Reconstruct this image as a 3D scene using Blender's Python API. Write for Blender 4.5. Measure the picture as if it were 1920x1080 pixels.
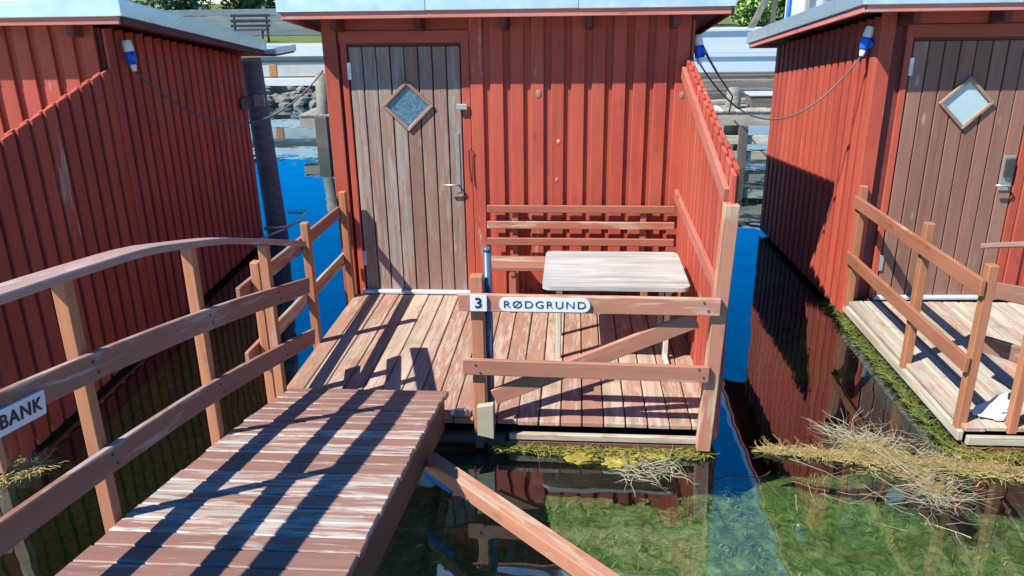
import bpy, bmesh, math, random
from mathutils import Matrix, Vector, noise
random.seed(7)
SC = bpy.context.scene
for o in list(bpy.data.objects): bpy.data.objects.remove(o)
COL = SC.collection

# ------------------------------------------------------------------ camera
cam_d = bpy.data.cameras.new('camera'); cam = bpy.data.objects.new('camera', cam_d); COL.objects.link(cam); SC.camera = cam
PITCH, YAW, ROLL = 0.350, 0.082, -0.015
cp, sp, cy, sy = math.cos(PITCH), math.sin(PITCH), math.cos(YAW), math.sin(YAW)
fwd = Vector((-sy*cp, cy*cp, -sp)); rgt = Vector((cy, sy, 0)); upv = rgt.cross(fwd)
r2 = rgt*math.cos(ROLL) + upv*math.sin(ROLL); u2 = -rgt*math.sin(ROLL) + upv*math.cos(ROLL)
m = Matrix((r2, u2, -fwd)).transposed().to_4x4(); m.translation = (0.365, -5.754, 2.157)
cam.matrix_world = m
cam_d.sensor_width = 36; cam_d.lens = 1491.36/1920*36
cam_d.clip_start = 0.05; cam_d.clip_end = 1500

# ------------------------------------------------------------------ light
TRAVEL = Vector((0.667, 0.472, -0.955)).normalized()          # direction the sunlight travels
world = bpy.data.worlds.new('World'); SC.world = world; world.use_nodes = True
wn = world.node_tree; wn.nodes.clear()
wo = wn.nodes.new('ShaderNodeOutputWorld'); wb = wn.nodes.new('ShaderNodeBackground'); sky = wn.nodes.new('ShaderNodeTexSky')
sky.sky_type = 'NISHITA'; sky.sun_disc = False
sky.sun_elevation = math.asin(-TRAVEL.z); sky.sun_rotation = math.atan2(-TRAVEL.x, -TRAVEL.y)
sky.air_density = 1.0; sky.dust_density = 0.1; sky.ozone_density = 4.0; sky.altitude = 2500
wb.inputs['Strength'].default_value = 0.125
hs = wn.nodes.new('ShaderNodeHueSaturation'); hs.inputs['Saturation'].default_value = 1.7; wn.links.new(sky.outputs[0], hs.inputs['Color']); wn.links.new(hs.outputs[0], wb.inputs[0]); wn.links.new(wb.outputs[0], wo.inputs[0])
sun_d = bpy.data.lights.new('sun', 'SUN'); sun = bpy.data.objects.new('sun', sun_d); COL.objects.link(sun)
sun_d.energy = 5.0; sun_d.angle = math.radians(0.5); sun_d.color = (1, 0.95, 0.88)
sun.rotation_euler = TRAVEL.to_track_quat('-Z', 'Y').to_euler(); sun.location = (-10, -8, 14)
SC.view_settings.view_transform = 'Standard'; SC.view_settings.look = 'None'
SC.view_settings.exposure = 0.87; SC.view_settings.gamma = 1; SC.view_settings.use_curve_mapping = False
SC.render.engine = 'CYCLES'
SC.cycles.max_bounces = 8; SC.cycles.transparent_max_bounces = 12

WATER = -0.16

# ------------------------------------------------------------------ materials
class NT:
    def __init__(s, name):
        s.m = bpy.data.materials.new(name); s.m.use_nodes = True; s.t = s.m.node_tree; s.t.nodes.clear()
        s.out = s.n('OutputMaterial')
    def n(s, typ, **kw):
        x = s.t.nodes.new('ShaderNode' + typ)
        for k, v in kw.items(): setattr(x, k, v)
        return x
    def l(s, a, b): s.t.links.new(a, b)
    def put(s, sock, v):
        if hasattr(v, 'is_linked') or hasattr(v, 'links'): s.l(v, sock)
        else:
            if isinstance(v, tuple) and len(v) == 3 and sock.type == 'RGBA': v = v + (1,)
            sock.default_value = v
    def mix(s, f, a, b, mode='MIX'):
        x = s.n('Mix', data_type='RGBA', blend_type=mode)
        s.put(x.inputs[0], f); s.put(x.inputs[6], a); s.put(x.inputs[7], b); return x.outputs[2]
    def math(s, op, a, b=0.0, c=0.0):
        x = s.n('Math', operation=op); s.put(x.inputs[0], a); s.put(x.inputs[1], b); s.put(x.inputs[2], c); return x.outputs[0]
    def ramp(s, f, lo, hi, a=0.0, b=1.0):
        x = s.n('MapRange'); x.clamp = True; s.put(x.inputs[0], f)
        for i, v in enumerate((lo, hi, a, b)): s.put(x.inputs[1+i], v)
        return x.outputs[0]
    def coords(s, scale=(1, 1, 1), rand=True, kind='Object'):
        tc = s.n('TexCoord'); v = tc.outputs[kind]
        if rand:
            oi = s.n('ObjectInfo'); mm = s.n('VectorMath', operation='MULTIPLY'); c = s.n('CombineXYZ')
            for i in range(3): s.l(oi.outputs['Random'], c.inputs[i])
            s.l(c.outputs[0], mm.inputs[0]); mm.inputs[1].default_value = (37.1, 53.7, 91.3)
            ad = s.n('VectorMath', operation='ADD'); s.l(v, ad.inputs[0]); s.l(mm.outputs[0], ad.inputs[1]); v = ad.outputs[0]
        mu = s.n('VectorMath', operation='MULTIPLY'); s.l(v, mu.inputs[0]); mu.inputs[1].default_value = scale
        return mu.outputs[0]
    def noise(s, v, scale=1.0, detail=4.0, rough=0.55, dist=0.0):
        x = s.n('TexNoise'); s.l(v, x.inputs['Vector']); x.inputs['Scale'].default_value = scale
        x.inputs['Detail'].default_value = detail; x.inputs['Roughness'].default_value = rough; x.inputs['Distortion'].default_value = dist
        return x.outputs[0]
    def rand(s): return s.n('ObjectInfo').outputs['Random']
    def bsdf(s, col, rough=0.7, bump=None, bstr=0.3, bdist=0.004, metal=0.0, spec=0.35):
        b = s.n('BsdfPrincipled'); s.put(b.inputs['Base Color'], col); s.put(b.inputs['Roughness'], rough); b.inputs['Metallic'].default_value = metal
        b.inputs['Specular IOR Level'].default_value = spec
        if bump is not None:
            k = s.n('Bump'); k.inputs['Strength'].default_value = bstr; k.inputs['Distance'].default_value = bdist
            s.l(bump, k.inputs['Height']); s.l(k.outputs[0], b.inputs['Normal'])
        s.l(b.outputs[0], s.out.inputs[0]); return s.m

def wood(name, a, b, rnd=0.14, wear=0.0, edge=0.0, big=0.38, wearcol=(.5, .47, .42), knots=0.5, knotcol=None, stain=0.25, rough=0.72, wearscale=1.0, moss=0.0, crack=0.5, fade=0.3, fadecol=None):
    t = NT(name)
    g = t.noise(t.coords((1.6, 30, 30)), 1.0, 5, 0.6, 0.4)
    big_ = big; big = t.noise(t.coords((2.2, 5, 5)), 1.0, 3)
    c = t.mix(t.ramp(g, 0.3, 0.7), a, b)
    c = t.mix(t.math('MULTIPLY', t.ramp(big, 0.45, 0.75), stain), c, tuple(x*0.45 for x in a))
    if knots:
        vo = t.n('TexVoronoi'); t.l(t.coords((3.2, 9, 9)), vo.inputs['Vector']); vo.inputs['Scale'].default_value = 1.0
        k = t.ramp(vo.outputs['Distance'], 0.07, 0.16, 1, 0)
        c = t.mix(t.math('MULTIPLY', k, knots), c, knotcol or tuple(x*0.35 for x in a))
    ck = t.noise(t.coords((1.3, 75, 75)), 1.0, 3, 0.6, 0.6)                      # fine drying cracks along the grain
    c = t.mix(t.ramp(ck, 0.60, 0.70, 0, crack), c, tuple(x*0.35 for x in a))
    fd = t.noise(t.coords((0.9, 3, 3)), 1.0, 4, 0.6)                              # sun-bleached patches
    c = t.mix(t.ramp(fd, 0.45, 0.75, 0, fade), c, fadecol or tuple(min(.8, x*0.80+.10) for x in a))
    w_s = None
    if wear:
        w1 = t.noise(t.coords((3.0*wearscale, 24*wearscale, 24*wearscale)), 1.0, 8, 0.65, 0.3)
        w2 = t.noise(t.coords((1.7, 4, 4)), 1.0, 3)
        s_ = t.math('ADD', t.math('MULTIPLY', w1, 1-big_), t.math('MULTIPLY', w2, big_))
        s_ = t.math('ADD', s_, t.math('MULTIPLY', t.math('SUBTRACT', t.rand(), 0.5), 0.13))
        if edge:
            sx = t.n('SeparateXYZ'); t.l(t.n('TexCoord').outputs['Generated'], sx.inputs[0])
            ed = t.ramp(t.math('ABSOLUTE', t.math('SUBTRACT', sx.outputs[1], 0.5)), 0.28, 0.5)
            s_ = t.math('ADD', s_, t.math('MULTIPLY', ed, edge))
        th = 0.64 - 0.26*wear
        w_s = t.ramp(s_, th, th+0.05)
        wc = t.mix(t.ramp(g, 0.35, 0.65), wearcol, tuple(x*0.62 for x in wearcol))
        c = t.mix(w_s, c, wc)
    if moss:
        mm = t.ramp(t.noise(t.coords((7, 7, 7)), 1.0, 5), 0.62-0.2*moss, 0.75)
        c = t.mix(t.math('MULTIPLY', mm, 0.6), c, (.12, .15, .06))
    br = t.n('HueSaturation'); t.put(br.inputs['Value'], t.ramp(t.rand(), 0, 1, 1-rnd, 1+rnd)); t.l(c, br.inputs['Color']); c = br.outputs[0]
    h = t.math('ADD', g, t.math('MULTIPLY', w_s, -0.6)) if w_s is not None else g
    return t.bsdf(c, rough, h, 0.35, 0.003)

def plain(name, col, rough=0.6, metal=0.0, var=0.25, scale=9.0, spec=0.4, dirt=(.12, .11, .09), dirtamt=0.25):
    t = NT(name); n1 = t.noise(t.coords((scale,)*3), 1.0, 5)
    c = t.mix(t.math('MULTIPLY', t.ramp(n1, 0.35, 0.7), var), col, tuple(x*0.6 for x in col))
    n2 = t.noise(t.coords((scale*.4,)*3), 1.0, 6, 0.7)
    c = t.mix(t.math('MULTIPLY', t.ramp(n2, 0.55, 0.75), dirtamt), c, dirt)
    return t.bsdf(c, t.ramp(n1, 0.3, 0.7, rough*0.8, min(1, rough*1.2)), n1, 0.15, 0.002, metal, spec)

M = {}
M['red'] = wood('falu_red_paint', (.41, .072, .041), (.35, .06, .036), 0.10, 0.0, knots=0.55, knotcol=(.20, .04, .03), stain=0.3, crack=0.35, fade=0.3, fadecol=(.50, .14, .075))
M['redworn'] = wood('falu_red_worn', (.41, .072, .041), (.36, .062, .037), 0.10, 0.06, wearcol=(.50, .30, .22), knots=0.65, knotcol=(.18, .045, .03), stain=0.35, crack=0.5, fade=0.4, fadecol=(.52, .16, .085))
M['redrail'] = wood('faded_red_rail', (.43, .135, .09), (.36, .11, .075), 0.08, 0.18, wearcol=(.52, .33, .25), knots=0.6, stain=0.3)
M['redback'] = wood('gap_shade_red_backing', (.19, .035, .026), (.16, .03, .023), 0.06, knots=0)  # red darkened to paint in the shade of the gaps between boards
M['soffit'] = wood('eave_shade_soffit_red', (.13, .032, .025), (.11, .028, .022), 0.1)  # under-eave shade put into the colour, darker than the wall red
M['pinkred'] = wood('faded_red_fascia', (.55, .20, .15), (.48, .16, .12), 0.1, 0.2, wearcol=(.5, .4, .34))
M['rail'] = wood('red_brown_rail_wood', (.39, .165, .105), (.32, .135, .085), 0.12, 0.22, 0.05, 0.3, wearcol=(.47, .32, .22), knots=0.6, stain=0.35, fadecol=(.46, .26, .16))
M['handrail'] = wood('pale_mauve_handrail_wood', (.40, .25, .21), (.33, .20, .17), 0.08, 0.5, 0.0, 0.3, wearcol=(.48, .40, .36), knots=0.3)
M['railorange'] = wood('orange_brown_rail_wood', (.36, .14, .07), (.29, .11, .055), 0.12, 0.3, 0.05, 0.3, wearcol=(.46, .30, .19), knots=0.6, stain=0.3)
M['railworn'] = wood('weathered_rail_wood', (.34, .145, .09), (.27, .12, .08), 0.12, 0.5, 0.0, 0.38, wearcol=(.42, .33, .25), knots=0.6, stain=0.3)
M['railmauve'] = wood('mauve_brown_rail_wood', (.26, .125, .085), (.21, .10, .068), 0.10, 0.14, 0.12, 0.3, wearcol=(.36, .26, .22), knots=0.5, stain=0.25)
M['post'] = wood('orange_brown_post_wood', (.43, .18, .085), (.34, .135, .066), 0.12, 0.12, wearcol=(.48, .30, .19), knots=0.5, stain=0.3, fade=0.15)
M['gangplank'] = wood('flaking_gangway_planks', (.29, .15, .11), (.24, .122, .092), 0.12, 0.50, 0.06, 0.26, wearcol=(.44, .375, .32), wearscale=1.7, knots=0.25, stain=0.3, rough=0.55)
M['stringer'] = wood('dark_stringer_wood', (.155, .062, .038), (.12, .05, .032), 0.1, 0.08, wearcol=(.25, .17, .12), knots=0.4)
M['deck'] = wood('worn_deck_planks', (.35, .185, .125), (.29, .15, .10), 0.10, 0.70, wearcol=(.44, .33, .25), knots=0.25, stain=0.25, wearscale=2.2, moss=0.2)
M['deckpale'] = wood('pale_deck_planks', (.42, .23, .16), (.38, .22, .16), 0.10, 0.95, wearcol=(.46, .41, .32), knots=0.2, stain=0.2, wearscale=2.0, moss=0.3)
M['door'] = wood('grey_brown_door_planks', (.30, .165, .115), (.22, .135, .10), 0.12, 0.60, 0.0, 0.30, wearcol=(.32, .26, .21), wearscale=1.5, knots=0.55, knotcol=(.42, .33, .25), stain=0.3)
M['doorbrown'] = wood('brown_door_planks', (.29, .135, .09), (.22, .105, .072), 0.14, 0.36, wearcol=(.30, .22, .17), knots=0.7, knotcol=(.42, .33, .26), stain=0.3)
M['frame'] = wood('window_frame_wood', (.32, .20, .13), (.25, .155, .11), 0.1, 0.3, wearcol=(.48, .36, .26))
M['bench'] = wood('bench_slat_wood', (.37, .13, .075), (.30, .105, .062), 0.1, 0.25, wearcol=(.44, .30, .2), knots=0.4)
M['table'] = wood('bleached_table_wood', (.50, .49, .45), (.20, .20, .19), 0.05, 0.28, wearcol=(.50, .50, .47), fadecol=(.5, .5, .48), knots=0.15, stain=0.5)
M['tableleg'] = plain('pale_grey_leg_paint', (.50, .48, .42), 0.6)
M['grey'] = wood('grey_weathered_timber', (.34, .31, .25), (.24, .22, .18), 0.2, 0.4, wearcol=(.44, .42, .36), knots=0.4, stain=0.4)
M['greydark'] = wood('dark_weathered_timber', (.13, .115, .09), (.08, .07, .06), 0.2, 0.3, wearcol=(.22, .2, .17), knots=0.4, stain=0.4)
M['stump'] = wood('weathered_stump_timber', (.24, .22, .18), (.12, .11, .09), 0.15, 0.4, wearcol=(.33, .30, .25), crack=0.9)
M['pile'] = wood('blue_grey_pile_timber', (.15, .185, .225), (.08, .105, .135), 0.1, 0.45, wearcol=(.24, .25, .26), knots=0.4, stain=0.4)
M['endgrain'] = wood('pale_end_grain', (.42, .38, .27), (.35, .31, .22), 0.1, 0.3, wearcol=(.6, .58, .48), knots=0)
M['white'] = plain('pale_metal_roof_trim', (.70, .78, .84), 0.30, 0.80, 0.22, 6.0, 0.5, (.34, .35, .34), 0.35)
M['rooftop'] = plain('grey_roof_sheet', (.5, .53, .56), 0.5)
M['sill'] = plain('pale_metal_sill', (.62, .65, .68), 0.4, 0.3, 0.3)
M['steel'] = plain('galvanised_steel', (.52, .54, .55), 0.35, 0.7, 0.3, 25)
M['greysteel'] = plain('dull_zinc_plate', (.30, .295, .28), 0.55, 0.3, 0.4, 25)
M['darkmetal'] = plain('dark_iron', (.09, .075, .065), 0.5, 0.5, 0.4, 25)
M['black'] = plain('black_rubber', (.018, .018, .02), 0.5)
M['float'] = plain('dark_float', (.025, .027, .03), 0.7, 0, 0.5, 4, 0.3, (.03, .04, .015), 0.5)
M['bluepole'] = plain('blue_grey_pipe', (.065, .105, .16), 0.35, 0.0, 0.2, 6)
M['bluebeam'] = plain('blue_highlight_plastic', (.02, .13, .5), 0.35, 0.0, 0.15, 6)
M['plugblue'] = plain('blue_plug_plastic', (.015, .12, .62), 0.35, 0.0, 0.1, 6, dirtamt=0.1)
M['plugwhite'] = plain('white_plug_plastic', (.78, .78, .75), 0.35, 0.0, 0.1, 6, dirtamt=0.1)
M['cable'] = plain('grey_cable_rubber', (.10, .09, .085), 0.5)
M['sign'] = plain('pale_sign_board', (.62, .66, .66), 0.45, 0, 0.15, 12, 0.4, (.4, .4, .38), 0.3)
M['ink'] = plain('black_lettering', (.02, .02, .022), 0.5)
M['bag'] = plain('white_plastic_bag', (.66, .74, .80), 0.4, 0, 0.1)
M['concrete'] = plain('pale_concrete', (.40, .41, .37), 0.85, 0, 0.35, 3, 0.2, (.30, .20, .11), 0.35)
M['concretewhite'] = plain('whitewashed_beam', (.50, .53, .52), 0.8, 0, 0.25, 2, 0.2, (.4, .36, .28), 0.3)
M['rust'] = plain('rust_stain', (.36, .17, .07), 0.9, 0, 0.5, 7)
M['rock'] = plain('grey_rock', (.17, .165, .15), 0.9, 0, 0.5, 5, 0.2, (.06, .06, .05), 0.5)
M['whitewall'] = plain('white_hull_paint', (.54, .61, .65), 0.5, 0, 0.15, 1.2, 0.3, (.5, .45, .36), 0.25)
M['fencegrey'] = wood('blue_grey_fence_boards', (.16, .20, .22), (.11, .145, .165), 0.2, 0.3, wearcol=(.24, .28, .29))

def glass_mat(name, tint, rough):
    t = NT(name); v = t.coords((34, 34, 34)); nz = t.noise(v, 1.0, 3, 0.6, 1.5)
    return t.bsdf(t.mix(t.ramp(nz, 0.35, 0.65), tint, tuple(x*0.35 for x in tint)), rough, nz, 0.35, 0.004, 0.0, 0.7)
M['glassblue'] = glass_mat('textured_blue_glass', (.09, .22, .30), 0.28)
M['glasspale'] = plain('frosted_pale_glass', (.40, .54, .54), 0.25, 0.0, 0.25, 40, 0.8, dirtamt=0.1)

def leafmat(name, a, b):
    t = NT(name); n1 = t.noise(t.coords((2.5, 2.5, 2.5), False), 1.0, 3)
    geo = t.n('NewGeometry'); c = t.mix(t.ramp(n1, 0.35, 0.65), a, b)
    c = t.mix(geo.outputs['Random Per Island'], c, tuple(x*1.6 for x in b))
    return t.bsdf(c, 0.6)
M['leaf'] = leafmat('hedge_leaves', (.12, .21, .05), (.20, .30, .08))
M['leafdark'] = leafmat('dark_hedge_leaves', (.05, .10, .05), (.09, .15, .06))
M['straw'] = leafmat('dry_straw_weed', (.24, .18, .06), (.28, .22, .09))
M['strawpale'] = leafmat('pale_dry_stalks', (.22, .18, .11), (.24, .21, .14))
M['algae'] = leafmat('yellow_green_algae', (.09, .085, .018), (.15, .14, .03))
M['moss'] = leafmat('green_moss_fringe', (.04, .07, .012), (.09, .10, .02))
M['weed'] = leafmat('underwater_weed', (.13, .16, .04), (.24, .27, .075))
def yellow():
    t = NT('yellow_foam_algae'); n1 = t.noise(t.coords((30, 30, 30)), 1, 6, 0.7); n2 = t.noise(t.coords((9, 9, 9)), 1, 4)
    c = t.mix(t.ramp(n1, 0.3, 0.7), (.33, .26, .03), (.15, .13, .025)); c = t.mix(t.ramp(n2, .5, .75), c, (.42, .36, .08))
    return t.bsdf(c, 0.8, n1, 0.9, 0.012)
M['yellow'] = yellow()
def matted():
    t = NT('matted_straw_weed'); n1 = t.noise(t.coords((45, 90, 60), False), 1, 7, 0.75, 1.5); n2 = t.noise(t.coords((9, 14, 9), False), 1, 4)
    c = t.mix(t.ramp(n1, 0.35, 0.65), (.16, .12, .04), (.48, .37, .15)); c = t.mix(t.ramp(n2, .55, .75), c, (.09, .09, .03))
    return t.bsdf(c, 0.9, n1, 1.0, 0.02)
M['mat'] = matted()
def bed():
    t = NT('weedy_harbour_bed'); v = t.coords((1, 1, 1), False)
    n1 = t.noise(v, 1.7, 6, 0.65, 0.6); n2 = t.noise(v, 14.0, 8, 0.75, 1.2); n3 = t.noise(v, 0.7, 2)
    c = t.mix(t.ramp(n2, 0.35, 0.68), (.09, .12, .03), (.44, .46, .14))
    c = t.mix(t.ramp(n1, 0.42, 0.6), c, t.mix(t.ramp(n2, 0.4, 0.65), (.15, .18, .045), (.62, .58, .27)))
    c = t.mix(t.math('MULTIPLY', t.ramp(n3, 0.5, 0.65), 0.5), c, (.03, .05, .025))
    return t.bsdf(c, 0.9, n2, 1.0, 0.05)
M['bed'] = bed()
def water():
    t = NT('clear_harbour_water'); geo = t.n('NewGeometry')
    tr = t.n('BsdfTransparent'); tr.inputs[0].default_value = (.92, .97, .95, 1)
    gl = t.n('BsdfGlossy'); gl.inputs['Roughness'].default_value = 0.0; gl.inputs['Color'].default_value = (.75, .92, 1, 1)
    v = t.coords((1, 1, 1), False); n1 = t.noise(v, 2.3, 2, 0.5)
    k = t.n('Bump'); k.inputs['Strength'].default_value = 0.10; k.inputs['Distance'].default_value = 0.04; t.l(n1, k.inputs['Height'])
    t.l(k.outputs[0], gl.inputs['Normal']); dp = t.n('VectorMath', operation='DOT_PRODUCT'); t.l(geo.outputs['Incoming'], dp.inputs[0]); t.l(k.outputs[0], dp.inputs[1])
    c1 = t.math('SUBTRACT', 1.0, t.math('ABSOLUTE', dp.outputs['Value'])); F0 = 0.11       # Schlick reflectance, the same from both sides
    fr = t.math('ADD', F0, t.math('MULTIPLY', t.math('POWER', c1, 2.4), 1-F0))
    mx = t.n('MixShader'); t.l(fr, mx.inputs[0]); t.l(tr.outputs[0], mx.inputs[1]); t.l(gl.outputs[0], mx.inputs[2])
    t.l(mx.outputs[0], t.out.inputs['Surface'])
    va = t.n('VolumeAbsorption'); va.inputs['Color'].default_value = (.37, .71, .53, 1); va.inputs["Density"].default_value = 1.15
    t.l(va.outputs[0], t.out.inputs['Volume'])
    return t.m
M['water'] = water()
def grass():
    t = NT('rough_grass'); n = t.noise(t.coords((3, 3, 3), False), 1, 6, .7)
    return t.bsdf(t.mix(n, (.05, .09, .02), (.16, .18, .05)), 0.9)
M['grass'] = grass()

# ------------------------------------------------------------------ helpers
def tag(o, label=None, cat=None, group=None, kind=None):
    if label: o['label'] = label
    if cat: o['category'] = cat
    if group: o['group'] = group
    if kind: o['kind'] = kind
    return o
def thing(name, label, cat, loc=(0, 0, 0), rz=0.0, group=None):
    o = bpy.data.objects.new(name, None); COL.objects.link(o); o.empty_display_size = 0.1
    o.location = loc; o.rotation_euler = (0, 0, rz)
    return tag(o, label, cat, group)
def link(name, me, mat, parent=None, mw=None):
    if mat is not None and not me.materials: me.materials.append(mat)
    o = bpy.data.objects.new(name, me); COL.objects.link(o)
    if parent is not None: o.parent = parent
    if mw is not None: o.matrix_basis = mw
    return o
def bmobj(name, bm, mat, parent=None, mw=None, smooth=False):
    me = bpy.data.meshes.new(name); bm.normal_update(); bm.to_mesh(me); bm.free()
    if smooth:
        for p in me.polygons: p.use_smooth = True
    return link(name, me, mat, parent, mw)
def copy_tree(o, parent=None):
    c = o.copy(); COL.objects.link(c); c.parent = parent
    for ch in list(o.children): copy_tree(ch, c)
    return c
CACHE = {}
def box_mesh(L, W, T, mat, bev=0.004):
    key = (round(L, 2), round(W, 3), round(T, 3), mat.name)
    if key in CACHE: return CACHE[key]
    bm = bmesh.new(); bmesh.ops.create_cube(bm, size=1)
    for v in bm.verts: v.co = Vector((v.co.x*L, v.co.y*W, v.co.z*T))
    b = min(bev, T*0.25, W*0.25)
    bmesh.ops.bevel(bm, geom=bm.edges[:], offset=b, segments=1, affect='EDGES')
    me = bpy.data.meshes.new('board'); bm.to_mesh(me); bm.free(); me.materials.append(mat); CACHE[key] = me
    return me
def frame(p0, p1, wdir):
    p0, p1 = Vector(p0), Vector(p1); x = (p1-p0).normalized(); w = Vector(wdir); y = (w - x*w.dot(x)).normalized(); z = x.cross(y)
    mm = Matrix((x, y, z)).transposed().to_4x4(); mm.translation = (p0+p1)/2
    return mm, (p1-p0).length
def board(name, parent, mat, p0, p1, W, T, wdir, jit=0.0):
    mm, L = frame(p0, p1, wdir)
    if jit:
        mm = mm @ Matrix.Rotation(random.gauss(0, jit), 4, 'X') @ Matrix.Rotation(random.gauss(0, jit*0.12), 4, 'Z') @ Matrix.Translation((0, 0, random.gauss(0, jit*0.08)))
    return link(name, box_mesh(L, W, T, mat), None, parent, mm)
def bent(name, parent, mat, pts, W, T, wdir):
    """a board bent along a polyline; its grain runs along local X"""
    pts = [Vector(p) for p in pts]; mm, L = frame(pts[0], pts[-1], wdir); inv = mm.inverted()
    bm = bmesh.new(); rings = []; w = Vector(wdir).normalized(); c = 0.004
    for i, p in enumerate(pts):
        a = pts[max(0, i-1)]; b = pts[min(len(pts)-1, i+1)]; x = (b-a).normalized(); y = (w - x*w.dot(x)).normalized(); z = x.cross(y)
        hw, ht = W/2, T/2
        prof = [(-hw+c, -ht), (hw-c, -ht), (hw, -ht+c), (hw, ht-c), (hw-c, ht), (-hw+c, ht), (-hw, ht-c), (-hw, -ht+c)]
        rings.append([bm.verts.new(inv @ (p + y*u + z*v)) for u, v in prof])
    for r0, r1 in zip(rings, rings[1:]):
        for k in range(8): bm.faces.new((r0[k], r0[(k+1) % 8], r1[(k+1) % 8], r1[k]))
    bm.faces.new(rings[0][::-1]); bm.faces.new(rings[-1]); bmesh.ops.recalc_face_normals(bm, faces=bm.faces[:])
    return bmobj(name, bm, mat, parent, mm)
def tube(bm, pts, rad, seg=8, cap=True):
    pts = [Vector(p) for p in pts]; rings = []; ref = Vector((0.13, 0.31, 0.94)).normalized()
    for i, p in enumerate(pts):
        a = pts[max(0, i-1)]; b = pts[min(len(pts)-1, i+1)]; x = (b-a).normalized()
        y = x.cross(ref); y = y.normalized() if y.length > 1e-4 else Vector((1, 0, 0)); z = x.cross(y)
        rr = rad[i] if isinstance(rad, (list, tuple)) else rad
        rings.append([bm.verts.new(p + y*rr*math.cos(2*math.pi*k/seg) + z*rr*math.sin(2*math.pi*k/seg)) for k in range(seg)])
    for r0, r1 in zip(rings, rings[1:]):
        for k in range(seg): bm.faces.new((r0[k], r0[(k+1) % seg], r1[(k+1) % seg], r1[k]))
    if cap: bm.faces.new(rings[0][::-1]); bm.faces.new(rings[-1])
def tube_obj(name, pts, rad, mat, parent=None, seg=10, smooth=True):
    bm = bmesh.new(); tube(bm, pts, rad, seg); bmesh.ops.recalc_face_normals(bm, faces=bm.faces[:]); return bmobj(name, bm, mat, parent, None, smooth)
def boxbm(bm, lo, hi):
    r = bmesh.ops.create_cube(bm, size=1)
    for v in r['verts']: v.co = Vector([(lo[i]+hi[i])/2 + v.co[i]*(hi[i]-lo[i]) for i in range(3)])
def box_obj(name, lo, hi, mat, parent=None, bev=0.004):
    c = [(lo[i]+hi[i])/2 for i in range(3)]; bm = bmesh.new(); h = [(hi[i]-lo[i])/2 for i in range(3)]
    boxbm(bm, [-x for x in h], h); bmesh.ops.bevel(bm, geom=bm.edges[:], offset=min(bev, min(h)*0.5), segments=1, affect='EDGES')
    return bmobj(name, bm, mat, parent, Matrix.Translation(c))
def text_obj(name, body, size, mat, parent, mw, xs=1.0, depth=0.0015, off=0.0, align='CENTER', sp=1.12):
    cu = bpy.data.curves.new(name, 'FONT'); cu.body = body; cu.size = size; cu.extrude = depth; cu.offset = off; cu.align_x = align; cu.align_y = 'CENTER'; cu.space_character = sp
    tmp = bpy.data.objects.new('tmp', cu); COL.objects.link(tmp); dg = bpy.context.evaluated_depsgraph_get(); dg.update()
    me = bpy.data.meshes.new_from_object(tmp.evaluated_get(dg)); bpy.data.objects.remove(tmp)
    me.materials.clear(); me.materials.append(mat)
    for v in me.vertices: v.co.x *= xs
    return link(name, me, None, parent, mw)

# ------------------------------------------------------------------ setting: water, bed, land
def bed_z(x, y):
    e = max(0, min(1, (x + 1.5)/1.0)); y0 = -3.2*(1-e) - 1.75*e            # shelf ends sooner on the left, bed shaped deeper there to darken the water
    t = max(0, min(1, (y - y0)/(1.3+1.1*e))); t = t*t*(3-2*t)
    z = -0.52 - 2.7*t
    return z + 0.10*noise.noise((x*1.3, y*1.3, 0)) + 0.05*noise.noise((x*4, y*4, 3)) + 0.05*abs(noise.noise((x*11, y*11, 5))) + 0.03*noise.noise((x*25, y*25, 1))
bm = bmesh.new(); nx, ny = 240, 220; grid = []
for j in range(ny+1):
    row = []
    for i in range(nx+1):
        fx = i/nx*2-1; fy = j/ny
        x = 0.4 + (abs(fx)**2.2)*60*(1 if fx > 0 else -1) + fx*4; y = -14 + fy*14 + (fy**4)*60
        row.append(bm.verts.new((x, y, bed_z(x, y))))
    grid.append(row)
for j in range(ny):
    for i in range(nx): bm.faces.new((grid[j][i], grid[j][i+1], grid[j+1][i+1], grid[j+1][i]))
tag(bmobj('harbour_bed', bm, M['bed'], smooth=True), kind='structure')
bm = bmesh.new(); boxbm(bm, (-63, -13.9, -4), (63, 59, WATER))
tag(bmobj('water', bm, M['water']), kind='structure')

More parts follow.
